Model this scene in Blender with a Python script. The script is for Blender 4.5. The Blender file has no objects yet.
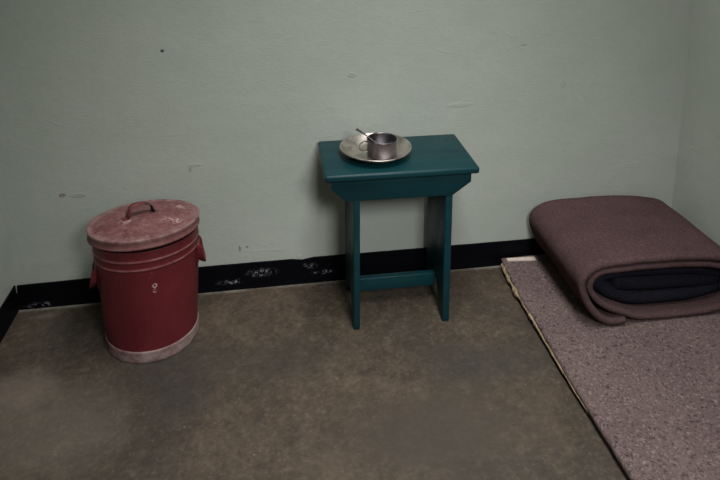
import bpy, bmesh, math, random
from mathutils import Vector, Matrix, noise

random.seed(7)
scene = bpy.context.scene
COL = scene.collection
PI = math.pi

# ------------------------------------------------------------------ helpers
def link(name, mesh, mat=None, parent=None, smooth=True, loc=None):
    o = bpy.data.objects.new(name, mesh)
    COL.objects.link(o)
    if mat is not None:
        mesh.materials.append(mat)
    if parent is not None:
        o.parent = parent
    if loc is not None:
        o.location = loc
    if smooth:
        for p in mesh.polygons:
            p.use_smooth = True
    return o

def from_bm(name, bm, mat=None, parent=None, smooth=True, loc=None):
    bmesh.ops.recalc_face_normals(bm, faces=bm.faces)
    m = bpy.data.meshes.new(name)
    bm.to_mesh(m)
    bm.free()
    return link(name, m, mat, parent, smooth, loc)

def thing(name, label, cat, loc=(0, 0, 0), rz=0.0):
    o = bpy.data.objects.new(name, None)
    o.empty_display_size = 0.05
    COL.objects.link(o)
    o.location = loc
    o.rotation_euler = (0, 0, rz)
    o['label'] = label
    o['category'] = cat
    return o

def struct(o):
    o['kind'] = 'structure'
    return o

def bevel(o, w, seg=3, angle=0.6):
    b = o.modifiers.new('Bevel', 'BEVEL')
    b.width = w
    b.segments = seg
    b.limit_method = 'ANGLE'
    b.angle_limit = angle
    b.harden_normals = False
    return o

def prism(pts, axis, a, b):
    """polygon pts (2D) pushed along an axis from a to b. axis 'y': pts are (x,z); 'x': pts are (y,z); 'z': (x,y)"""
    bm = bmesh.new()
    def P(p, t):
        if axis == 'y':
            return (p[0], t, p[1])
        if axis == 'x':
            return (t, p[0], p[1])
        return (p[0], p[1], t)
    va = [bm.verts.new(P(p, a)) for p in pts]
    vb = [bm.verts.new(P(p, b)) for p in pts]
    n = len(pts)
    bm.faces.new(va)
    bm.faces.new(list(reversed(vb)))
    for i in range(n):
        j = (i + 1) % n
        bm.faces.new((va[i], vb[i], vb[j], va[j]))
    return bm

def lathe(profile, seg=96, cap_start=True, cap_end=True):
    """profile of (r,z); r==0 allowed at the ends"""
    bm = bmesh.new()
    rings = []
    for r, z in profile:
        if r < 1e-6:
            rings.append([bm.verts.new((0, 0, z))])
        else:
            rings.append([bm.verts.new((r * math.cos(2 * PI * k / seg), r * math.sin(2 * PI * k / seg), z)) for k in range(seg)])
    for A, B in zip(rings, rings[1:]):
        for k in range(seg):
            l = (k + 1) % seg
            if len(A) == 1 and len(B) == 1:
                continue
            if len(A) == 1:
                bm.faces.new((A[0], B[k], B[l]))
            elif len(B) == 1:
                bm.faces.new((A[k], B[0], A[l]))
            else:
                bm.faces.new((A[k], B[k], B[l], A[l]))
    if cap_start and len(rings[0]) > 1:
        bm.faces.new(rings[0])
    if cap_end and len(rings[-1]) > 1:
        bm.faces.new(rings[-1])
    return bm

def catmull(pts, n=8, closed=False):
    pts = [Vector(p) for p in pts]
    out = []
    m = len(pts)
    rng = range(m) if closed else range(m - 1)
    for i in rng:
        if closed:
            p0, p1, p2, p3 = pts[(i - 1) % m], pts[i], pts[(i + 1) % m], pts[(i + 2) % m]
        else:
            p0 = pts[i - 1] if i > 0 else pts[0] * 2 - pts[1]
            p1, p2 = pts[i], pts[i + 1]
            p3 = pts[i + 2] if i + 2 < m else pts[-1] * 2 - pts[-2]
        for k in range(n):
            t = k / n
            out.append(0.5 * ((2 * p1) + (p2 - p0) * t + (2 * p0 - 5 * p1 + 4 * p2 - p3) * t * t + (3 * p1 - p0 - 3 * p2 + p3) * t ** 3))
    if not closed:
        out.append(pts[-1])
    return out

def strap(path, width, thick, up=None, n_corner=2):
    """a flat band along a 3D path: 'width' along the side vector, 'thick' along the normal. width may be a function of t"""
    bm = bmesh.new()
    rings = []
    N = len(path)
    for i, p in enumerate(path):
        a = path[max(i - 1, 0)]
        b = path[min(i + 1, N - 1)]
        t = (b - a).normalized()
        s = Vector(up) if up is not None else Vector((0, 0, 1))
        s = (s - t * s.dot(t)).normalized()
        nrm = t.cross(s)
        w = (width(i / (N - 1)) if callable(width) else width) / 2
        h = (thick(i / (N - 1)) if callable(thick) else thick) / 2
        ring = []
        for q in range(16):
            ang = 2 * PI * q / 16
            cx, sx = math.cos(ang), math.sin(ang)
            e = 0.55
            ring.append(bm.verts.new(p + s * (w * math.copysign(abs(cx) ** e, cx)) + nrm * (h * math.copysign(abs(sx) ** e, sx))))
        rings.append(ring)
    for A, B in zip(rings, rings[1:]):
        for k in range(16):
            l = (k + 1) % 16
            bm.faces.new((A[k], B[k], B[l], A[l]))
    bm.faces.new(rings[0])
    bm.faces.new(rings[-1])
    return bm

def merge(dst, src):
    me = bpy.data.meshes.new('tmp')
    src.to_mesh(me)
    src.free()
    dst.from_mesh(me)
    bpy.data.meshes.remove(me)

# ------------------------------------------------------------------ materials
class NT:
    def __init__(self, name):
        self.m = bpy.data.materials.new(name)
        self.m.use_nodes = True
        self.t = self.m.node_tree
        self.t.nodes.clear()
        self.out = self.t.nodes.new('ShaderNodeOutputMaterial')
        self.b = self.t.nodes.new('ShaderNodeBsdfPrincipled')
        self.t.links.new(self.b.outputs[0], self.out.inputs[0])
        self.co = self.t.nodes.new('ShaderNodeTexCoord').outputs['Object']
    def n(self, typ, **kw):
        nd = self.t.nodes.new(typ)
        for k, v in kw.items():
            setattr(nd, k, v)
        return nd
    def l(self, a, b):
        self.t.links.new(a, b)
    def setin(self, sock, v):
        if hasattr(v, 'node'):
            self.l(v, sock)
        else:
            sock.default_value = v
    def noise(self, scale, detail=4.0, rough=0.55, dist=0.0, vec=None, stretch=None):
        nd = self.n('ShaderNodeTexNoise')
        nd.inputs['Scale'].default_value = scale
        nd.inputs['Detail'].default_value = detail
        nd.inputs['Roughness'].default_value = rough
        nd.inputs['Distortion'].default_value = dist
        v = vec or self.co
        if stretch:
            mp = self.n('ShaderNodeMapping')
            mp.inputs['Scale'].default_value = stretch
            self.l(v, mp.inputs['Vector'])
            v = mp.outputs[0]
        self.l(v, nd.inputs['Vector'])
        return nd.outputs['Fac']
    def ramp(self, fac, stops, interp='LINEAR'):
        r = self.n('ShaderNodeValToRGB')
        cr = r.color_ramp
        cr.interpolation = interp
        while len(cr.elements) < len(stops):
            cr.elements.new(0.5)
        for e, (p, c) in zip(cr.elements, stops):
            e.position = p
            e.color = (c[0], c[1], c[2], 1) if isinstance(c, (tuple, list)) else (c, c, c, 1)
        self.l(fac, r.inputs[0])
        return r.outputs[0]
    def mix(self, fac, a, b, mode='MIX'):
        m = self.n('ShaderNodeMix', data_type='RGBA', blend_type=mode)
        self.setin(m.inputs[0], fac)
        for s, v in ((m.inputs[6], a), (m.inputs[7], b)):
            if hasattr(v, 'node'):
                self.l(v, s)
            else:
                s.default_value = (v[0], v[1], v[2], 1)
        return m.outputs[2]
    def math(self, op, a, b=None, c=None, clamp=False):
        m = self.n('ShaderNodeMath', operation=op, use_clamp=clamp)
        self.setin(m.inputs[0], a)
        if b is not None:
            self.setin(m.inputs[1], b)
        if c is not None:
            self.setin(m.inputs[2], c)
        return m.outputs[0]
    def xyz(self, vec=None):
        s = self.n('ShaderNodeSeparateXYZ')
        self.l(vec or self.co, s.inputs[0])
        return s.outputs
    def spot(self, centre, radius, soft=0.3, wob=0.0, wscale=60, scale=(1, 1, 1)):
        """mask 1 inside a small ragged blob about a point (object space)"""
        mp = self.n('ShaderNodeMapping', vector_type='POINT')
        mp.inputs['Location'].default_value = tuple(-c * s for c, s in zip(centre, scale))
        mp.inputs['Scale'].default_value = scale
        self.l(self.co, mp.inputs['Vector'])
        ln = self.n('ShaderNodeVectorMath', operation='LENGTH')
        self.l(mp.outputs[0], ln.inputs[0])
        d = ln.outputs['Value']
        if wob:
            d = self.math('ADD', d, self.math('MULTIPLY', self.math('SUBTRACT', self.noise(wscale, 3), 0.5), wob))
        mr = self.n('ShaderNodeMapRange', interpolation_type='SMOOTHSTEP')
        mr.inputs['From Min'].default_value = radius * (1 - soft)
        mr.inputs['From Max'].default_value = radius
        mr.inputs['To Min'].default_value = 1
        mr.inputs['To Max'].default_value = 0
        self.l(d, mr.inputs['Value'])
        return mr.outputs[0]
    def bump(self, h, strength, dist=0.01, prev=None):
        b = self.n('ShaderNodeBump')
        b.inputs['Strength'].default_value = strength
        b.inputs['Distance'].default_value = dist
        self.l(h, b.inputs['Height'])
        if prev is not None:
            self.l(prev, b.inputs['Normal'])
        self.l(b.outputs[0], self.b.inputs['Normal'])
        return b.outputs[0]
    def done(self, col=None, rough=None, metal=None, spec=None):
        if col is not None:
            self.setin(self.b.inputs['Base Color'], col if hasattr(col, 'node') else (*col, 1))
        if rough is not None:
            self.setin(self.b.inputs['Roughness'], rough)
        if metal is not None:
            self.b.inputs['Metallic'].default_value = metal
        if spec is not None:
            self.b.inputs['Specular IOR Level'].default_value = spec
        return self.m

def srgb(r, g, b):
    f = lambda c: (c / 255 / 12.92) if c / 255 <= 0.04045 else ((c / 255 + 0.055) / 1.055) ** 2.4
    return (f(r), f(g), f(b))

def mat_wall(marks=False):
    t = NT('grey_green_wall_paint')
    big = t.noise(1.6, 4, 0.6)
    col = t.mix(t.ramp(big, [(0.3, 0.0), (0.7, 1.0)]), WALL_A, WALL_B)
    fine = t.noise(55, 5, 0.6)
    col = t.mix(t.math('MULTIPLY', t.ramp(fine, [(0.45, 0.0), (0.75, 1.0)]), 0.10), col, srgb(190, 196, 182))
    # brushed-on paint, broad trowel hollows and a few raised plaster ridges
    rid = t.math('ABSOLUTE', t.math('SUBTRACT', t.noise(3.2, 2, 0.5, 0.6, stretch=(1, 1, 2.2)), 0.5))
    rid = t.ramp(rid, [(0.0, 1.0), (0.012, 0.0)])
    rid = t.math('MULTIPLY', rid, t.ramp(t.noise(4.5, 2), [(0.55, 0.0), (0.66, 1.0)]))
    h = t.math('ADD', t.math('MULTIPLY', t.noise(9, 4, 0.5), 0.55), t.math('MULTIPLY', t.noise(70, 3, 0.5, stretch=(1, 1, 3.0)), 0.10))
    h = t.math('ADD', h, t.math('MULTIPLY', rid, 0.07))
    if marks:
        for (x, z, r, dark, k, sc) in (
            (0.458, 0.772, 0.006, (0.03, 0.03, 0.028), 0.9, (1, 1, 1)),
            (0.154, 0.352, 0.008, (0.14, 0.10, 0.085), 0.6, (0.7, 1, 1)),
            (0.198, 0.350, 0.008, (0.2, 0.19, 0.16), 0.3, (0.35, 1, 1)),
            (0.650, 0.137, 0.010, (0.06, 0.06, 0.05), 0.6, (2.6, 1, 0.8)),
            (0.672, 0.140, 0.005, (0.06, 0.06, 0.05), 0.5, (1, 1, 1)),
            (0.531, 0.421, 0.014, (0.33, 0.34, 0.30), 0.55, (0.6, 1, 2.0)),
            (0.515, 0.405, 0.006, (0.16, 0.17, 0.15), 0.4, (1, 1, 0.6)),
            (1.000, 0.677, 0.010, (0.22, 0.24, 0.21), 0.30, (0.7, 1, 1)),
            (1.674, 0.620, 0.013, (0.32, 0.34, 0.30), 0.5, (1.2, 1, 0.7)),
            (1.537, 0.746, 0.007, (0.18, 0.19, 0.17), 0.3, (0.6, 1, 1.4)),
            (1.338, 0.565, 0.016, (0.32, 0.34, 0.30), 0.35, (0.35, 1, 2.0)),
            (0.833, 0.095, 0.007, (0.42, 0.43, 0.38), 0.9, (1, 1, 1)),
            (0.290, 0.088, 0.010, (0.36, 0.38, 0.33), 0.6, (0.5, 1, 1.5)),
        ):
            s = t.spot((x, 0, z), r, 0.4, r * 1.1, 160, sc)
            col = t.mix(t.math('MULTIPLY', s, k), col, dark)
            h = t.math('ADD', h, t.math('MULTIPLY', s, -0.15 if dark[0] < 0.2 else 0.18))
    t.bump(h, 0.35, 0.012)
    return t.done(col, t.ramp(t.noise(6, 3), [(0.3, 0.42), (0.7, 0.58)]), 0, 0.35)

WALL_A = srgb(154, 161, 151)
WALL_B = srgb(165, 170, 161)

def mat_baseboard(scuffs=()):
    t = NT('black_skirting_paint')
    col = t.mix(t.ramp(t.noise(7, 4), [(0.3, 0.0), (0.7, 1.0)]), srgb(2, 2, 6), srgb(5, 6, 12))
    for (x, z, rx, rz) in scuffs:
        s = t.spot((x, 0, z), 0.04, 0.8, 0.02, 30, (0.04 / rx, 0.0, 0.04 / rz))
        brk = t.ramp(t.noise(95, 4, 0.7, 1.0), [(0.50, 0.0), (0.62, 1.0)])
        col = t.mix(t.math('MULTIPLY', t.math('MULTIPLY', s, brk), 0.75), col, srgb(150, 150, 160))
    # dust along the bottom
    t.bump(t.noise(40, 4), 0.25, 0.006)
    return t.done(col, 0.5, 0, 0.12)

def mat_floor():
    t = NT('worn_concrete')
    warp = t.noise(1.3, 5, 0.6, 0.8)
    mid = t.noise(4.2, 8, 0.68, 0.5)
    fin = t.noise(24, 9, 0.78)
    mot = t.noise(11, 6, 0.7, 1.2, stretch=(1.0, 0.6, 1))
    col = t.mix(t.ramp(mid, [(0.38, 0.0), (0.62, 1.0)]), FLOOR_D, FLOOR_L)
    col = t.mix(t.math('MULTIPLY', t.ramp(warp, [(0.42, 0.0), (0.62, 1.0)]), 0.55), col, FLOOR_M)
    col = t.mix(t.math('MULTIPLY', t.ramp(mot, [(0.5, 0.0), (0.72, 1.0)]), 0.45), col, FLOOR_H)
    col = t.mix(t.math('MULTIPLY', t.ramp(fin, [(0.36, 1.0), (0.50, 0.0)]), 0.55), col, srgb(40, 36, 33))
    col = t.mix(t.math('MULTIPLY', t.ramp(fin, [(0.52, 0.0), (0.68, 1.0)]), 0.28), col, srgb(124, 112, 100))
    cloud = t.noise(2.6, 6, 0.62, 1.4, stretch=(1.0, 0.7, 1))
    col = t.mix(t.math('MULTIPLY', t.ramp(cloud, [(0.36, 1.0), (0.56, 0.0)]), 0.55), col, srgb(50, 47, 43))
    grain = t.noise(75, 6, 0.8)
    col = t.mix(t.math('MULTIPLY', t.ramp(grain, [(0.36, 1.0), (0.5, 0.0)]), 0.26), col, srgb(38, 34, 31))
    col = t.mix(t.math('MULTIPLY', t.ramp(grain, [(0.52, 0.0), (0.66, 1.0)]), 0.16), col, srgb(140, 127, 115))
    # pale and dark grit, a lighter scraped line of old plaster along the back wall
    grit = t.ramp(t.noise(150, 2, 0.5), [(0.74, 0.0), (0.78, 1.0)])
    col = t.mix(t.math('MULTIPLY', grit, 0.4), col, srgb(185, 176, 165))
    xyz = t.xyz()
    edge = t.n('ShaderNodeMapRange')
    edge.inputs['From Min'].default_value = -0.02
    edge.inputs['From Max'].default_value = -0.005
    t.l(xyz[1], edge.inputs['Value'])
    e = t.math('MULTIPLY', edge.outputs[0], t.ramp(t.noise(9, 4), [(0.4, 0.15), (0.6, 1.0)]))
    col = t.mix(t.math('MULTIPLY', e, 0.6), col, srgb(150, 146, 138))
    for (x, y, r, c, k, sc) in (
        (1.10, -0.62, 0.16, srgb(52, 50, 47), 0.5, (0.7, 1, 0)),
        (1.30, -0.42, 0.15, srgb(52, 50, 48), 0.5, (0.6, 1.3, 0)),
        (0.52, -0.36, 0.18, srgb(50, 47, 44), 0.5, (0.8, 1, 0)),
        (0.22, -0.47, 0.20, srgb(118, 109, 100), 0.3, (0.8, 1, 0)),
        (0.16, -0.10, 0.10, srgb(58, 54, 50), 0.4, (1, 1, 0)),
        (1.12, -0.60, 0.30, srgb(66, 58, 50), 0.55, (0.7, 1.6, 0)),
        (0.80, -0.33, 0.12, srgb(54, 50, 46), 0.4, (0.7, 1, 0)),
        (0.09, -0.045, 0.035, srgb(120, 108, 102), 0.3, (0.6, 1.6, 0)),
        (0.12, -0.33, 0.10, srgb(120, 108, 98), 0.45, (0.8, 1.0, 0)),
    ):
        s = t.spot((x, y, 0), r, 0.75, 0.10, 9, sc)
        col = t.mix(t.math('MULTIPLY', s, k), col, c)
    hh = t.math('ADD', t.math('MULTIPLY', mid, 0.6), t.math('MULTIPLY', fin, 0.35))
    t.bump(hh, 0.28, 0.01)
    return t.done(col, t.ramp(mid, [(0.3, 0.5), (0.7, 0.68)]), 0, 0.3)

FLOOR_D = srgb(58, 50, 41)
FLOOR_L = srgb(78, 66, 54)
FLOOR_M = srgb(57, 51, 42)
FLOOR_H = srgb(93, 77, 62)

def mat_teal():
    t = NT('teal_gloss_paint')
    g = t.noise(5, 5, 0.6, stretch=(1, 6, 6))
    col = t.mix(t.ramp(g, [(0.3, 0.0), (0.7, 1.0)]), TEAL_A, TEAL_B)
    chip = t.ramp(t.noise(60, 4, 0.7), [(0.73, 0.0), (0.77, 1.0)])
    col = t.mix(t.math('MULTIPLY', chip, 0.35), col, srgb(120, 150, 150))
    t.bump(t.math('ADD', t.math('MULTIPLY', g, 0.5), t.math('MULTIPLY', t.noise(90, 3, stretch=(1, 4, 4)), 0.2)), 0.18, 0.006)
    return t.done(col, t.ramp(t.noise(14, 3), [(0.3, 0.36), (0.7, 0.5)]), 0, 0.22)

TEAL_A = srgb(9, 42, 48)
TEAL_B = srgb(11, 52, 56)

RED_A = srgb(83, 20, 27)
RED_B = srgb(100, 31, 37)

SL = 0.120            # the battered drum's rim dips towards the wall

def mat_red_body(ribs):
    t = NT('worn_red_paint')
    g = t.noise(7, 5, 0.65, stretch=(1, 1, 0.4))
    col = t.mix(t.ramp(g, [(0.3, 0.0), (0.7, 1.0)]), RED_A, RED_B)
    o3 = t.xyz()
    # height measured along the drum, whose rim dips towards the wall
    kk = t.math('MULTIPLY', t.math('SUBTRACT', o3[2], 0.03), SL / 0.30)
    back = t.math('ADD', t.math('MULTIPLY', o3[0], -0.199), t.math('MULTIPLY', o3[1], 0.980))
    z = t.math('ADD', o3[2], t.math('MULTIPLY', kk, back))
    # paint rubbed thin on the two raised beads
    for zr in ribs:
        w = t.math('ABSOLUTE', t.math('SUBTRACT', z, zr))
        m = t.ramp(w, [(0.0010, 1.0), (0.0032, 0.0)])
        m = t.math('MULTIPLY', m, t.ramp(t.noise(30, 4), [(0.35, 0.25), (0.6, 0.9)]))
        col = t.mix(t.math('MULTIPLY', m, 0.55), col, srgb(178, 130, 126))
    # scuffed paint towards the rim of the drum
    up = t.n('ShaderNodeMapRange')
    up.inputs['From Min'].default_value = 0.235
    up.inputs['From Max'].default_value = 0.31
    t.l(z, up.inputs['Value'])
    sc = t.math('MULTIPLY', up.outputs[0], t.ramp(t.noise(24, 5, 0.7), [(0.4, 0.0), (0.7, 1.0)]))
    col = t.mix(t.math('MULTIPLY', sc, 0.22), col, srgb(120, 70, 68))
    flecks = t.ramp(t.noise(85, 3, 0.6), [(0.70, 0.0), (0.75, 1.0)])
    col = t.mix(t.math('MULTIPLY', flecks, 0.45), col, srgb(170, 120, 116))
    # pale chipped mark shaped like two small loops, one above the other
    for zc, r in ((0.226, 0.0075), (0.2115, 0.0065)):
        a = math.radians(-74)
        c = (0.1290 * math.cos(a), 0.1290 * math.sin(a), zc)
        ring = t.math('SUBTRACT', t.spot(c, r, 0.25, 0.003, 150), t.spot(c, r * 0.62, 0.3, 0.003, 150), clamp=True)
        ring = t.math('MULTIPLY', ring, t.ramp(t.noise(140, 3), [(0.38, 0.0), (0.48, 1.0)]))
        col = t.mix(t.math('MULTIPLY', ring, 0.8), col, srgb(205, 175, 170))
    t.bump(t.math('ADD', t.math('MULTIPLY', t.noise(14, 4), 0.7), t.math('MULTIPLY', t.noise(90, 3), 0.15)), 0.25, 0.006)
    return t.done(col, t.ramp(t.noise(20, 3), [(0.3, 0.42), (0.7, 0.6)]), 0, 0.4)

def mat_red_lid():
    t = NT('chalky_red_lid_paint')
    g = t.noise(13, 7, 0.7, 0.4)
    col = t.mix(t.ramp(g, [(0.36, 0.0), (0.62, 1.0)]), LID_A, LID_B)
    fine = t.ramp(t.noise(85, 5, 0.75), [(0.50, 0.0), (0.66, 1.0)])
    col = t.mix(t.math('MULTIPLY', fine, 0.6), col, LID_C)
    dkn = t.ramp(t.noise(60, 5, 0.75), [(0.34, 1.0), (0.48, 0.0)])
    col = t.mix(t.math('MULTIPLY', dkn, 0.45), col, srgb(78, 38, 38))
    sp = t.xyz()
    rr = t.math('SQRT', t.math('ADD', t.math('MULTIPLY', sp[0], sp[0]), t.math('MULTIPLY', sp[1], sp[1])))
    rim = t.ramp(rr, [(0.122, 0.0), (0.136, 1.0)])
    rim = t.math('MULTIPLY', rim, t.ramp(t.noise(28, 5, 0.7), [(0.38, 0.0), (0.6, 1.0)]))
    col = t.mix(t.math('MULTIPLY', rim, 0.6), col, LID_C)
    sk = t.n('ShaderNodeMapRange')
    sk.inputs['From Min'].default_value = -0.004
    sk.inputs['From Max'].default_value = -0.007
    t.l(sp[2], sk.inputs['Value'])
    col = t.mix(t.math('MULTIPLY', sk.outputs[0], 0.6), col, srgb(92, 42, 42))
    for (x, y, r, sx, sy) in ((0.07, -0.035, 0.03, 0.9, 2.2), (0.095, -0.05, 0.022, 1, 1.4), (-0.04, -0.03, 0.02, 1, 1), (0.09, 0.06, 0.02, 1, 1)):
        s = t.math('MULTIPLY', t.spot((x, y, 0), r, 0.6, 0.02, 50, (sx, sy, 0)), t.ramp(t.noise(110, 4), [(0.46, 0.0), (0.58, 1.0)]))
        col = t.mix(t.math('MULTIPLY', s, 0.6), col, srgb(208, 180, 174))
    t.bump(t.math('ADD', t.math('MULTIPLY', g, 0.6), t.math('MULTIPLY', t.noise(110, 3), 0.2)), 0.3, 0.006)
    return t.done(col, 0.62, 0, 0.3)

LID_A = srgb(98, 56, 58)
LID_B = srgb(118, 77, 77)
LID_C = srgb(144, 121, 117)

def mat_base_ring():
    t = NT('bare_scuffed_base_band')
    g = t.noise(26, 6, 0.7)
    col = t.mix(t.ramp(g, [(0.3, 0.0), (0.65, 1.0)]), srgb(88, 58, 57), srgb(142, 122, 118))
    dk = t.ramp(t.noise(48, 3, 0.6), [(0.68, 0.0), (0.72, 1.0)])
    col = t.mix(t.math('MULTIPLY', dk, 0.7), col, srgb(50, 26, 26))
    t.bump(g, 0.4, 0.006)
    return t.done(col, 0.7, 0, 0.3)

def mat_simple(name, c1, c2, scale=20, rough=0.6, metal=0.0, bump=0.2, spec=0.4, stretch=None):
    t = NT(name)
    g = t.noise(scale, 5, 0.65, stretch=stretch)
    col = t.mix(t.ramp(g, [(0.3, 0.0), (0.7, 1.0)]), c1, c2)
    t.bump(g, bump, 0.004)
    return t.done(col, rough, metal, spec)

def mat_metal(name, c1, c2, r1, r2, scale=18):
    t = NT(name)
    g = t.noise(scale, 6, 0.7)
    col = t.mix(t.ramp(g, [(0.35, 0.0), (0.65, 1.0)]), c1, c2)
    t.bump(t.math('ADD', t.math('MULTIPLY', g, 0.4), t.math('MULTIPLY', t.noise(7, 2), 0.8)), 0.15, 0.004)
    return t.done(col, t.ramp(t.noise(scale * 2, 4), [(0.35, r1), (0.65, r2)]), 1.0)

def mat_blanket(name, c1, c2, fleck, bump=0.5):
    t = NT(name)
    g = t.noise(9, 5, 0.6)
    col = t.mix(t.ramp(g, [(0.3, 0.0), (0.7, 1.0)]), c1, c2)
    f = t.noise(230, 4, 0.75)
    col = t.mix(t.math('MULTIPLY', t.ramp(f, [(0.50, 0.0), (0.68, 1.0)]), 0.6), col, fleck)
    col = t.mix(t.math('MULTIPLY', t.ramp(f, [(0.30, 1.0), (0.48, 0.0)]), 0.40), col, tuple(c * 0.45 for c in c1))
    t.bump(t.math('ADD', t.math('MULTIPLY', f, 0.5), t.math('MULTIPLY', t.noise(60, 4), 0.5)), bump, 0.004)
    return t.done(col, 1.0, 0, 0.0)

def mat_mat():
    t = NT('coarse_brown_felt')
    g = t.noise(6, 4, 0.6)
    col = t.mix(t.ramp(g, [(0.3, 0.0), (0.7, 1.0)]), MAT_A, MAT_B)
    f1 = t.noise(120, 5, 0.75, 0.8)
    f2 = t.noise(210, 3, 0.7, 0.5, stretch=(1, 0.6, 1))
    col = t.mix(t.math('MULTIPLY', t.ramp(f1, [(0.52, 0.0), (0.64, 1.0)]), 0.75), col, MAT_L)
    col = t.mix(t.math('MULTIPLY', t.ramp(f2, [(0.34, 1.0), (0.46, 0.0)]), 0.8), col, MAT_D)
    col = t.mix(t.math('MULTIPLY', t.ramp(t.noise(85, 4, 0.7), [(0.34, 1.0), (0.44, 0.0)]), 0.7), col, MAT_D)
    t.bump(t.math('ADD', f1, t.math('MULTIPLY', f2, 0.6)), 0.8, 0.006)
    return t.done(col, 0.95, 0, 0.1)

MAT_A = srgb(96, 81, 80)
MAT_B = srgb(109, 94, 91)
MAT_L = srgb(147, 129, 126)
MAT_D = srgb(42, 33, 33)

# ------------------------------------------------------------------ the cell
W, FRONT, TOP = 2.1, -2.02, 2.6
def slab(name, x0, x1, y0, y1, z0, z1, m):
    bm = prism([(x0, y0), (x1, y0), (x1, y1), (x0, y1)], 'z', z0, z1)
    return struct(from_bm(name, bm, m, smooth=False))

wall_m = mat_wall(True)
side_m = mat_wall(False)
slab('floor', -0.12, W + 0.12, FRONT, 0.12, -0.1, 0.0, mat_floor())
slab('wall_back', -0.12, W + 0.12, 0.0, 0.12, 0.0, TOP, wall_m)
slab('wall_left', -0.12, 0.0, FRONT, 0.0, 0.0, TOP, side_m)
slab('wall_right', W, W + 0.12, FRONT, 0.0, 0.0, TOP, side_m)
slab('ceiling', -0.12, W + 0.12, FRONT, 0.12, TOP, TOP + 0.1, mat_simple('white_ceiling_paint', srgb(190, 190, 182), srgb(205, 205, 198), 4))

# front wall with the open doorway the photograph is taken from
DX0, DX1, DZ = 0.62, 1.58, 2.05
struct(from_bm('wall_front', prism([(-0.12, 0), (DX0, 0), (DX0, DZ), (DX1, DZ), (DX1, 0), (W + 0.12, 0), (W + 0.12, TOP), (-0.12, TOP)], 'y', FRONT - 0.15, FRONT), side_m, smooth=False))

# painted black skirting, its hand-cut top edge not quite level
def skirting(name, axis, a, b, prof, m, notch=None):
    n = 60
    top = []
    for i in range(n + 1):
        s = a + (b - a) * i / n
        top.append((s, prof(s)))
    if notch:
        top = [q for q in top if q[0] < notch[0][0]] + notch
        b = notch[-1][0]
    pts = [(a, 0.0005)] + top + [(b, 0.0005)]
    if axis == 'back':
        bm = prism(pts, 'y', -0.005, -0.0002)
    elif axis == 'left':
        bm = prism(pts, 'x', 0.0002, 0.005)
    else:
        bm = prism(pts, 'x', W - 0.005, W - 0.0002)
    return struct(from_bm(name, bm, m, smooth=False))

def back_prof(x):
    z = 0.0795 + 0.0085 * min(1.0, x / 0.55) - 0.003 * max(0, (x - 0.9) / 1.2)
    z += 0.0012 * noise.noise(Vector((x * 14, 3.1, 0)))
    if 0.825 < x < 0.842:
        z -= 0.005
    return z
skirting('baseboard_back', 'back', 0.0055, W - 0.0055, back_prof,
         mat_baseboard([(0.715, 0.052, 0.06, 0.018), (0.865, 0.062, 0.03, 0.014), (0.905, 0.036, 0.05, 0.009), (0.06, 0.012, 0.05, 0.012), (0.62, 0.03, 0.05, 0.012)]))
def left_prof(y):
    z = 0.086 + 0.0012 * noise.noise(Vector((y * 14, 9.1, 0)))
    return z
skirting('baseboard_left', 'left', FRONT, -0.0005, left_prof, mat_baseboard(), [(-0.011, 0.086), (-0.011, 0.058), (-0.0055, 0.058)])
skirting('baseboard_right', 'right', FRONT, -0.0005, lambda y: 0.085, mat_baseboard())

# ------------------------------------------------------------------ red lidded bin
BX, BY = 0.4126, -0.163
binr = thing('metal_bin', 'red painted metal bin with a worn lid, standing on the concrete by the wall', 'bin', (BX, BY, 0))
RIB = (0.2865, 0.2640)
back_dir = Vector((-0.199, 0.980))          # away from the doorway
def slope_rim(bm):
    for v in bm.verts:
        k = max(0.0, min(1.0, (v.co.z - 0.03) / 0.30))
        v.co.z -= SL * k * (v.co.x * back_dir.x + v.co.y * back_dir.y)
    return bm
def dent(bm, amp, f=9.0):
    for v in bm.verts:
        d = Vector((v.co.x, v.co.y, 0))
        if d.length > 0.02:
            v.co += d.normalized() * amp * noise.noise(Vector((v.co.x * f, v.co.y * f, v.co.z * f)))
    return bm
def r_body(z):
    return 0.1212 + 0.0160 * (max(z, 0) / 0.33)
prof = [(0.0, 0.006), (0.117, 0.006), (r_body(0.008), 0.008)]
z = 0.012
while z < 0.3115:
    bump_r = sum(0.0022 * math.exp(-((z - q) / 0.0028) ** 2) for q in RIB)
    prof.append((r_body(z) + bump_r, z))
    z += 0.0022
prof += [(0.1361, 0.3121), (0.1335, 0.3127), (0.1320, 0.3140), (0.1320, 0.329), (0.1300, 0.329), (0.1300, 0.316), (0.119, 0.02), (0.0, 0.012)]
red_m = mat_red_body(RIB)
body = from_bm('body', slope_rim(dent(lathe(prof, 128), 0.0016)), red_m, binr)
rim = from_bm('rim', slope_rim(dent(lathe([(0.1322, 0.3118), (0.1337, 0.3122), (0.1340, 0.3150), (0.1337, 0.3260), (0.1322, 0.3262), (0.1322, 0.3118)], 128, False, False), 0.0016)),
              mat_simple('painted_gap_shade', srgb(14, 9, 9), srgb(26, 15, 15), 30, 0.85, 0, 0.2, 0.1), binr)  # near-black ring: shade of the gap under the lid put into its colour
rim['label'] = 'dark ring below the lid, coloured as the shade in the gap'
ring = lathe([(0.1195, 0.0), (0.1248, 0.0006), (0.1258, 0.003), (0.1256, 0.010), (0.1248, 0.027), (0.1249, 0.030), (0.1236, 0.0335), (0.1215, 0.034), (0.1190, 0.030), (0.1190, 0.002), (0.1195, 0.0)], 128, False, False)
br = from_bm('base_ring', dent(ring, 0.0012), mat_base_ring(), binr)
br['label'] = 'pale scuffed base band'
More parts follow.
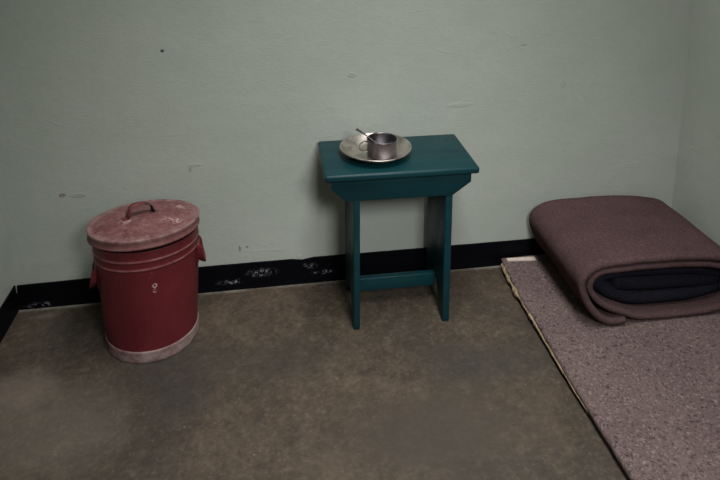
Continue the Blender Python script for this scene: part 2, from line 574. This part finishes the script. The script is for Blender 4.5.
# lid: shallow cone with a rolled rim and a straight skirt
lid_prof = [(0.0, 0.0135), (0.02, 0.0132), (0.06, 0.0108), (0.10, 0.0062), (0.128, 0.0022), (0.134, 0.0014), (0.138, 0.0024), (0.1422, 0.0030),
            (0.1445, 0.0012), (0.1446, -0.0015), (0.1432, -0.0045), (0.1426, -0.010), (0.1422, -0.0165), (0.1434, -0.0190), (0.1444, -0.0210), (0.1436, -0.0238), (0.1412, -0.0238),
            (0.1405, -0.016), (0.1395, -0.002), (0.10, 0.003), (0.0, 0.010)]
LZ = 0.3456
lid = from_bm('lid', dent(lathe(lid_prof, 128), 0.0012, 14), mat_red_lid(), binr)
lid.location = (-0.0032, -0.001, LZ)
axis = Vector((back_dir.y, -back_dir.x, 0))   # horizontal axis across the bin
lid.rotation_euler = Matrix.Rotation(-math.atan(0.125), 3, axis).to_euler()
lid['label'] = 'chalky worn red lid'
# strap handle on the lid
dark_handle = NT('worn_handle_paint')
hx = dark_handle.xyz()[0]
hm = dark_handle.ramp(hx, [(0.36, 0.0), (0.44, 1.0)])
hm = dark_handle.ramp(dark_handle.math('ADD', hx, dark_handle.math('MULTIPLY', dark_handle.math('SUBTRACT', dark_handle.noise(60, 3), 0.5), 0.02)), [(0.0, 0.0), (0.012, 1.0)])
hc = dark_handle.mix(hm, srgb(92, 34, 37), srgb(16, 15, 16))
wear = dark_handle.ramp(dark_handle.noise(70, 4), [(0.52, 0.0), (0.68, 1.0)])
hc = dark_handle.mix(dark_handle.math('MULTIPLY', wear, 0.3), hc, srgb(170, 130, 124))
dark_handle.done(hc, 0.5, 0, 0.4)
A = Vector((-0.040, -0.012, 0.0)); B = Vector((0.020, 0.022, 0.0))
d = (B - A)
zc = 0.0108
path = catmull([A + Vector((-0.012, -0.006, zc)), A + Vector((0, 0, zc + 0.001)), A + d * 0.04 + Vector((0, 0, zc + 0.014)), A + d * 0.22 + Vector((0, 0, zc + 0.031)), A + d * 0.55 + Vector((0, 0, zc + 0.033)),
                A + d * 0.86 + Vector((0, 0, zc + 0.026)), A + d * 0.98 + Vector((0, 0, zc + 0.012)), B + Vector((0, 0, zc + 0.001)), B + Vector((0.008, 0.004, zc))], 8)
side = Vector((-d.y, d.x, 0)).normalized()
hb = strap(path, 0.028, 0.0035, side)
hd = from_bm('lid_handle', hb, dark_handle.m, lid)
hd['label'] = 'bent strap lid handle, its far end black'
# side lugs: flared loops hanging on the flanks
def ear(ang, out, z_top, z_bot):
    a = math.radians(ang)
    rad = Vector((math.cos(a), math.sin(a), 0)); tan = Vector((-math.sin(a), math.cos(a), 0))
    r0 = r_body(z_top)
    def P(t, o, zz):
        return rad * (r0 + o) + tan * t + Vector((0, 0, zz))
    hw = 0.032
    pts = [P(-hw, -0.007, z_top), P(-hw, 0.002, z_top - 0.012), P(-hw * 0.92, out * 0.55, (z_top + z_bot) / 2 - 0.006), P(-hw * 0.55, out, z_bot + 0.006),
           P(0, out * 1.08, z_bot), P(hw * 0.55, out, z_bot + 0.006), P(hw * 0.92, out * 0.55, (z_top + z_bot) / 2 - 0.006), P(hw, 0.002, z_top - 0.012), P(hw, -0.007, z_top)]
    bm = strap(catmull(pts, 8), 0.017, 0.006, rad * 0.9 + Vector((0, 0, -0.45)))
    # backing plate riveted to the drum
    pl = []
    plate = bmesh.new()
    grid = []
    for i in range(9):
        row = []
        for j in range(7):
            tt = -0.044 + 0.088 * i / 8
            zz = z_top - 0.062 + 0.075 * j / 6
            aa = a + tt / 0.13
            rr = r_body(zz) + 0.0012 + 0.003 * (1 - max(abs(i - 4) / 4, abs(j - 3) / 3) ** 6)
            row.append(plate.verts.new((rr * math.cos(aa), rr * math.sin(aa), zz)))
        grid.append(row)
    for i in range(8):
        for j in range(6):
            plate.faces.new((grid[i][j], grid[i + 1][j], grid[i + 1][j + 1], grid[i][j + 1]))
    merge(bm, plate)
    return from_bm('handle', slope_rim(bm), red_m, binr)
ear(190, 0.011, 0.238, 0.180)
ear(8, 0.010, 0.260, 0.200)

# ------------------------------------------------------------------ teal stool
SX, SY, SH = 1.1042, -0.142, 0.4812
stool = thing('wooden_stool', 'teal painted wooden stool against the grey-green wall, holding a metal plate', 'stool', (SX, SY, 0), -0.0114)
teal = mat_teal()
LX, LY = 0.4237 / 2, 0.2464 / 2
seat = from_bm('seat', prism([(-LX, -LY), (LX, -LY), (LX, LY), (-LX, LY)], 'z', SH - 0.020, SH), teal, stool)
bevel(seat, 0.0065, 4)
for yy, th in ((-LY + 0.016, 0.016), (LY - 0.032, 0.016)):
    ap = prism([(-0.194, SH - 0.0205), (-0.194, 0.436), (-0.156, 0.397), (0.142, 0.395), (0.194, 0.432), (0.194, SH - 0.0205)], 'y', yy, yy + th)
    bevel(from_bm('apron', ap, teal, stool), 0.002, 2)
for x0, x1 in ((-0.133, -0.115), (0.124, 0.144)):
    y0, y1 = -LY + 0.0325, LY - 0.0325
    # the panel stands behind the front apron and comes forward below it
    yf, yb = -LY + 0.020, LY - 0.022
    pts = [(yf + 0.0125, SH - 0.0205), (yf + 0.0125, 0.3995), (yf, 0.396), (yf, 0.0), (yf + 0.020, 0.0), (-0.018, 0.086), (0.018, 0.086), (yb - 0.020, 0.0), (yb, 0.0), (yb, 0.396), (yb - 0.0105, 0.3995), (yb - 0.0105, SH - 0.0205)]
    bm = prism(pts, 'x', x0, x1)
    bevel(from_bm('leg', bm, teal, stool), 0.0025, 2)
bm = prism([(-0.010, 0.055), (0.010, 0.055), (0.010, 0.096), (-0.010, 0.096)], 'x', -0.1155, 0.1245)
bevel(from_bm('stretcher', bm, teal, stool), 0.002, 2)

# ------------------------------------------------------------------ plate, mug, spoon
PX, PY = 1.0478, -0.141
plate = lathe([(0.0, 0.0022), (0.055, 0.0022), (0.066, 0.0038), (0.078, 0.0100), (0.090, 0.0180), (0.0968, 0.0232), (0.0985, 0.0252), (0.1003, 0.0262), (0.1018, 0.0254), (0.1024, 0.0238), (0.1018, 0.0220), (0.1000, 0.0212),
               (0.0975, 0.0214), (0.090, 0.0155), (0.078, 0.0072), (0.066, 0.0010), (0.055, 0.0), (0.0, 0.0)], 128)
for v in plate.verts:
    r = math.hypot(v.co.x, v.co.y)
    if r > 0.06:
        k = (r - 0.06) / 0.042
        a = math.atan2(v.co.y, v.co.x)
        v.co.z += 0.0012 * k * math.sin(2 * a + 0.7)
plate_m = mat_metal('dull_tin', srgb(150, 143, 135), srgb(200, 192, 184), 0.34, 0.52)
p = from_bm('metal_plate', plate, plate_m, None, True, (PX, PY, SH + 0.0004))
p['label'] = 'round dull metal plate on the teal stool, with a mug in it'
p['category'] = 'plate'

MX, MY, MZ = 1.0645, -0.150, SH + 0.0030
mug = thing('metal_mug', 'small dark metal mug standing in the round plate', 'mug', (MX, MY, MZ))
mug_m = mat_metal('tarnished_tin', srgb(98, 94, 99), srgb(136, 131, 135), 0.30, 0.48, 14)
mb = lathe([(0.0, 0.0), (0.039, 0.0), (0.0415, 0.002), (0.0420, 0.005), (0.0420, 0.0455), (0.0432, 0.0468), (0.0436, 0.0485), (0.0425, 0.0495), (0.0412, 0.0485), (0.0408, 0.046), (0.0405, 0.006), (0.038, 0.0030), (0.0, 0.0026)], 96)
from_bm('cup_body', mb, mug_m, mug)
hp = catmull([(-0.0415, -0.004, 0.042), (-0.052, -0.006, 0.043), (-0.064, -0.008, 0.036), (-0.066, -0.008, 0.026), (-0.058, -0.007, 0.018), (-0.0415, -0.004, 0.0155)], 8)
from_bm('handle', strap(hp, 0.015, 0.0022, (0.12, 1, 0)), plate_m, mug)

# spoon leaning in the mug, handle over its far-left lip
b0 = Vector((1.085, -0.166, SH + 0.0135)); b1 = Vector((1.0240, -0.1335, SH + 0.0545)); b2 = Vector((0.9960, -0.1175, SH + 0.0705))
sp = catmull([b0, b0.lerp(b1, 0.5), b1, b2], 10)
spoon_bm = strap(sp, lambda t: 0.006 + 0.011 * max(0, (t - 0.62) / 0.38) ** 1.2 + 0.014 * max(0.0, 1 - t / 0.22), lambda t: 0.0018, (0.45, 0.85, 0))
s = from_bm('metal_spoon', spoon_bm, mug_m)
s['label'] = 'thin metal spoon leaning in the mug, handle sticking out over the plate rim'
s['category'] = 'spoon'

# ------------------------------------------------------------------ sleeping mat
MT = 0.033
mat = thing('sleeping_mat', 'flat brown felt sleeping mat lying on the floor along the right wall', 'mat', (0, 0, 0))
def edge_x(y):
    pts = [(0.0, 1.494), (-0.05, 1.486), (-0.15, 1.479), (-0.33, 1.476), (-0.5, 1.471), (-0.8, 1.470), (-1.3, 1.474), (-1.96, 1.478)]
    for (ya, xa), (yb, xb) in zip(pts, pts[1:]):
        if yb <= y <= ya:
            k = (ya - y) / (ya - yb)
            return xa + (xb - xa) * k
    return pts[-1][1]
bm = bmesh.new()
NX, NY = 100, 300
Y0, Y1 = -0.007, -1.95
top, bot = [], []
for j in range(NY + 1):
    y = Y0 + (Y1 - Y0) * j / NY
    e0 = edge_x(y) + 0.0018 * noise.noise(Vector((y * 30, 1.7, 0))) + 0.0012 * noise.noise(Vector((y * 110, 4.7, 0)))
    rt, rb = [], []
    for i in range(NX + 1):
        u = i / NX
        x = e0 + (2.092 - e0) * u
        d_edge = min((x - e0), 2.092 - x, (Y0 - y), (y - Y1))
        fall = max(0.0, 1 - d_edge / 0.008)
        zt = MT + 0.0012 * noise.noise(Vector((x * 40, y * 40, 0))) + 0.0012 * noise.noise(Vector((x * 7, y * 7, 5))) - 0.006 * fall ** 2
        rt.append(bm.verts.new((x, y, zt)))
        rb.append(bm.verts.new((x + (0.008 * (1 - u) ** 30), y, 0.0006)))
    top.append(rt); bot.append(rb)
for j in range(NY):
    for i in range(NX):
        bm.faces.new((top[j][i], top[j][i + 1], top[j + 1][i + 1], top[j + 1][i]))
        bm.faces.new((bot[j][i], bot[j + 1][i], bot[j + 1][i + 1], bot[j][i + 1]))
    bm.faces.new((top[j][0], top[j + 1][0], bot[j + 1][0], bot[j][0]))
    bm.faces.new((top[j][NX], bot[j][NX], bot[j + 1][NX], top[j + 1][NX]))
for i in range(NX):
    bm.faces.new((top[0][i], bot[0][i], bot[0][i + 1], top[0][i + 1]))
    bm.faces.new((top[NY][i], top[NY][i + 1], bot[NY][i + 1], bot[NY][i]))
from_bm('felt_pad', bm, mat_mat(), mat)
# torn straw-coloured edge along the side, thinning out towards the doorway
fr = bmesh.new()
rings = []
NF = 240
for j in range(NF + 1):
    y = -0.030 - 0.60 * j / NF
    t = j / NF
    w = 0.0066 * (0.55 + 0.45 * math.sin(PI * min(1, t * 2.2 + 0.12)) if t < 0.42 else 0.55 * (1 - (t - 0.42) / 0.62) + 0.12)
    w *= 0.95 + 1.1 * noise.noise(Vector((y * 26, 0, 2))) + 0.5 * noise.noise(Vector((y * 90, 3, 2)))
    w = max(w, 0.0008)
    cx = edge_x(y) + 0.001 - 0.25 * w
    cz = 0.019 - 0.003 * t + 0.003 * noise.noise(Vector((y * 22, 8, 2)))
    ring = []
    for k in range(10):
        a = 2 * PI * k / 10
        jit = 1 + 0.45 * noise.noise(Vector((y * 190, math.cos(a) * 2, math.sin(a) * 2)))
        ring.append(fr.verts.new((cx + w * 0.8 * math.cos(a) * jit, y, cz + w * 1.35 * math.sin(a) * jit)))
    rings.append(ring)
for A_, B_ in zip(rings, rings[1:]):
    for k in range(10):
        l = (k + 1) % 10
        fr.faces.new((A_[k], B_[k], B_[l], A_[l]))
fr.faces.new(rings[0]); fr.faces.new(rings[-1])
f = from_bm('frayed_edging', fr, mat_simple('straw_fibre', srgb(88, 70, 56), srgb(176, 156, 124), 110, 0.9, 0, 0.6, 0.2, (1, 0.3, 1)), mat)
f['label'] = 'torn straw-coloured edge'
ts = bmesh.new()
n = 16
g = []
for i in range(n + 1):
    x = 1.506 + 0.094 * i / n
    row = []
    for j in range(3):
        yy = -0.0215 - 0.004 * i / n - (0.007 + 0.003 * i / n) * j
        row.append((x, yy))
    g.append(row)
for i in range(n):
    pass
V0 = [[ts.verts.new((x, y, MT + 0.0030)) for x, y in r] for r in g]
V1 = [[ts.verts.new((x, y, MT - 0.004)) for x, y in r] for r in g]
for i in range(n):
    for j in range(2):
        ts.faces.new((V0[i][j], V0[i + 1][j], V0[i + 1][j + 1], V0[i][j + 1]))
        ts.faces.new((V1[i][j], V1[i][j + 1], V1[i + 1][j + 1], V1[i + 1][j]))
    ts.faces.new((V0[i][0], V1[i][0], V1[i + 1][0], V0[i + 1][0]))
    ts.faces.new((V0[i][2], V0[i + 1][2], V1[i + 1][2], V1[i][2]))
ts.faces.new((V0[0][0], V0[0][1], V0[0][2], V1[0][2], V1[0][1], V1[0][0]))
ts.faces.new((V0[n][2], V0[n][1], V0[n][0], V1[n][0], V1[n][1], V1[n][2]))
tg = from_bm('cloth_tape', ts, mat_simple('off_white_tape', srgb(176, 160, 150), srgb(206, 192, 182), 60, 0.85), mat, False)
tg['label'] = 'pale strip at the wall end'

# ------------------------------------------------------------------ rolled blanket
roll = thing('folded_blanket', 'dark brown blanket folded into a thick roll on the mat in the corner', 'blanket', (0, 0, 0))
ZB = MT + 0.0015
def sheet(name, path2d, y0, y1, thick, mat_, amp=0.004, seed=0.0, ny=26, yoff=None, rim=0.4):
    """a thick cloth following a 2D (x,z) path, pushed along y"""
    pts = [Vector((q.x, q.y)) for q in path2d]
    bm = bmesh.new()
    N = len(pts)
    rows_o, rows_i = [], []
    m = 5
    rings = []
    for i, q in enumerate(pts):
        a = pts[max(0, i - 1)]; b = pts[min(N - 1, i + 1)]
        t = (b - a).normalized()
        nn = Vector((-t.y, t.x))
        # ring around the sheet at this arc position: down one side, round the rim, back the other side
        ring = []
        ext = yoff(i / (N - 1)) if yoff else 0.0
        ya, yb = y0 + ext, y1
        r = thick / 2
        prof = []
        for k in range(ny + 1):
            prof.append((yb - r + (ya + r - (yb - r)) * k / ny, r))
        for k in range(1, m + 1):
            an = PI * k / (m + 1)
            prof.append((ya + r - r * math.sin(an) * 0.9, r * math.cos(an)))
        for k in range(ny + 1):
            prof.append((ya + r + (yb - r - ya - r) * k / ny, -r))
        for k in range(1, m + 1):
            an = PI * k / (m + 1)
            prof.append((yb - r + r * math.sin(an) * 0.9, -r * math.cos(an)))
        for (yy, off) in prof:
            dn = amp * noise.noise(Vector((q.x * 7 + seed, yy * 6, q.y * 7))) + 0.35 * amp * noise.noise(Vector((q.x * 22 + seed, yy * 22, q.y * 22)))
            pos = q + nn * (off + dn)
            # the far end of the roll is folded a little narrower
            pos.x += 0.005 * max(0.0, (1.75 - pos.x) / 0.17) * (yy + 0.376) / 0.354
            ring.append(bm.verts.new((pos.x, yy, max(pos.y, ZB + 0.0002))))
        rings.append(ring)
    K = len(rings[0])
    for A_, B_ in zip(rings, rings[1:]):
        for k in range(K):
            l = (k + 1) % K
            bm.faces.new((A_[k], B_[k], B_[l], A_[l]))
    bm.faces.new(rings[0]); bm.faces.new(rings[-1])
    o = from_bm(name, bm, mat_, roll)
    return o
blanket_m = mat_blanket('brown_wool', srgb(67, 51, 52), srgb(78, 60, 61), srgb(106, 87, 87))
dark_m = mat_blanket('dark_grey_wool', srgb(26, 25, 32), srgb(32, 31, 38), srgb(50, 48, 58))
TH = 0.021
T2 = 0.018
z0 = ZB + TH / 2
outer = catmull([(1.712, z0 + 0.003), (1.688, z0 + 0.001), (1.660, z0 + 0.006), (1.629, z0 + 0.028), (1.601, z0 + 0.066), (1.581, z0 + 0.110), (1.580, z0 + 0.140), (1.600, z0 + 0.163), (1.640, z0 + 0.177), (1.71, z0 + 0.182), (1.79, z0 + 0.182), (1.88, z0 + 0.178), (1.96, z0 + 0.170),
                 (2.025, z0 + 0.154), (2.064, z0 + 0.114), (2.070, z0 + 0.060), (2.052, z0 + 0.018), (2.02, z0 + 0.004)], 10)
sheet('outer_wrap', outer, -0.386, -0.022, TH, blanket_m, 0.0035, 0.0, 30, lambda t: -0.002 + 0.006 * t)
second = catmull([(2.036, z0 + 0.050), (2.034, z0 + 0.026), (2.008, z0 + 0.008), (1.95, z0 + 0.0), (1.88, z0 - 0.001), (1.80, z0 + 0.0), (1.750, z0 + 0.006), (1.705, z0 + 0.024), (1.662, z0 + 0.045), (1.627, z0 + 0.074), (1.604, z0 + 0.110), (1.609, z0 + 0.138), (1.638, z0 + 0.155), (1.71, z0 + 0.160), (1.79, z0 + 0.160), (1.88, z0 + 0.156), (1.955, z0 + 0.148), (2.010, z0 + 0.130), (2.038, z0 + 0.100), (2.041, z0 + 0.078)], 10)
sheet('inner_turn', second, -0.382, -0.030, T2, blanket_m, 0.003, 0.0, 30)
# darker bedding packed flat inside
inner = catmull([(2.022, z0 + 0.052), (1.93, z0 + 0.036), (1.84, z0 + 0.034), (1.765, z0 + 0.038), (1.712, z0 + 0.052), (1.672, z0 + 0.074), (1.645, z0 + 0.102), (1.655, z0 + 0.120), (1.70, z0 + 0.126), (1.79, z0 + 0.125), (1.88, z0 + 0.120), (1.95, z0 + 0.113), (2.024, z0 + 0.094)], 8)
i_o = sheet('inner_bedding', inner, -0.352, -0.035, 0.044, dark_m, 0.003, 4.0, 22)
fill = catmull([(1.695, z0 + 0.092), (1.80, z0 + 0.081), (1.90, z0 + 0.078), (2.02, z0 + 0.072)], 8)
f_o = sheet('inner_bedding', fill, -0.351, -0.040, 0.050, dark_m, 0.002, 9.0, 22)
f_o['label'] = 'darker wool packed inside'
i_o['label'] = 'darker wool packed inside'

# ------------------------------------------------------------------ light
def area(name, loc, target, size, size_y, power, col, spread=180):
    L = bpy.data.lights.new(name, 'AREA')
    L.shape = 'RECTANGLE'
    L.size = size
    L.size_y = size_y
    L.energy = power
    L.color = col
    L.spread = math.radians(spread)
    o = bpy.data.objects.new(name, L)
    COL.objects.link(o)
    o.location = loc
    v = Vector(target) - Vector(loc)
    o.rotation_euler = v.to_track_quat('-Z', 'Y').to_euler()
    return o
area('ceiling_light', (1.1, -0.55, 2.55), (1.1, -0.5, 0), 0.5, 0.5, 9.5, (1.0, 0.99, 0.97), 110)
area('ceiling_light', (1.1, -1.3, 2.55), (1.1, -1.2, 0), 0.5, 0.9, 13.2, (1.0, 0.99, 0.97), 100)
area('corridor_lamp', (1.25, -2.08, 1.5), (1.10, 0, -0.25), 0.4, 0.4, 2.0, (0.98, 0.99, 1.0), 60)
area('corridor_lamp', (1.25, -2.08, 1.6), (1.10, -0.3, 0.0), 0.4, 0.4, 3.4, (0.98, 0.99, 1.0), 90)

w = bpy.data.worlds.new('World')
scene.world = w
w.use_nodes = True
w.node_tree.nodes['Background'].inputs[0].default_value = (0.75, 0.8, 0.85, 1)
w.node_tree.nodes['Background'].inputs[1].default_value = 0.03

# ------------------------------------------------------------------ camera (the photograph is the lower part of a taller frame)
f_px, ppx, ppy = 641.39, 363.79, 18.72
yaw, pitch, rollv = 0.1555, 0.2034, 0.0010
cam = bpy.data.cameras.new('Camera')
cam.sensor_fit = 'HORIZONTAL'
cam.sensor_width = 36
cam.lens = 36 * f_px / 720
cam.shift_x = (360 - ppx) / 720
cam.shift_y = (ppy - 240) / 720
cam.clip_start = 0.01
co = bpy.data.objects.new('Camera', cam)
COL.objects.link(co)
fw = Vector((math.sin(yaw) * math.cos(pitch), math.cos(yaw) * math.cos(pitch), -math.sin(pitch)))
r = Vector((math.cos(yaw), -math.sin(yaw), 0))
u = r.cross(fw)
c, s_ = math.cos(rollv), math.sin(rollv)
r2 = c * r + s_ * u
u2 = -s_ * r + c * u
M = Matrix((r2, u2, -fw)).transposed().to_4x4()
M.translation = Vector((0.7496, -1.8258, 1.2285))
co.matrix_world = M
scene.camera = co

scene.view_settings.view_transform = 'Standard'
scene.view_settings.look = 'None'
scene.view_settings.exposure = 0.0
scene.view_settings.gamma = 1.0
scene.view_settings.use_curve_mapping = False
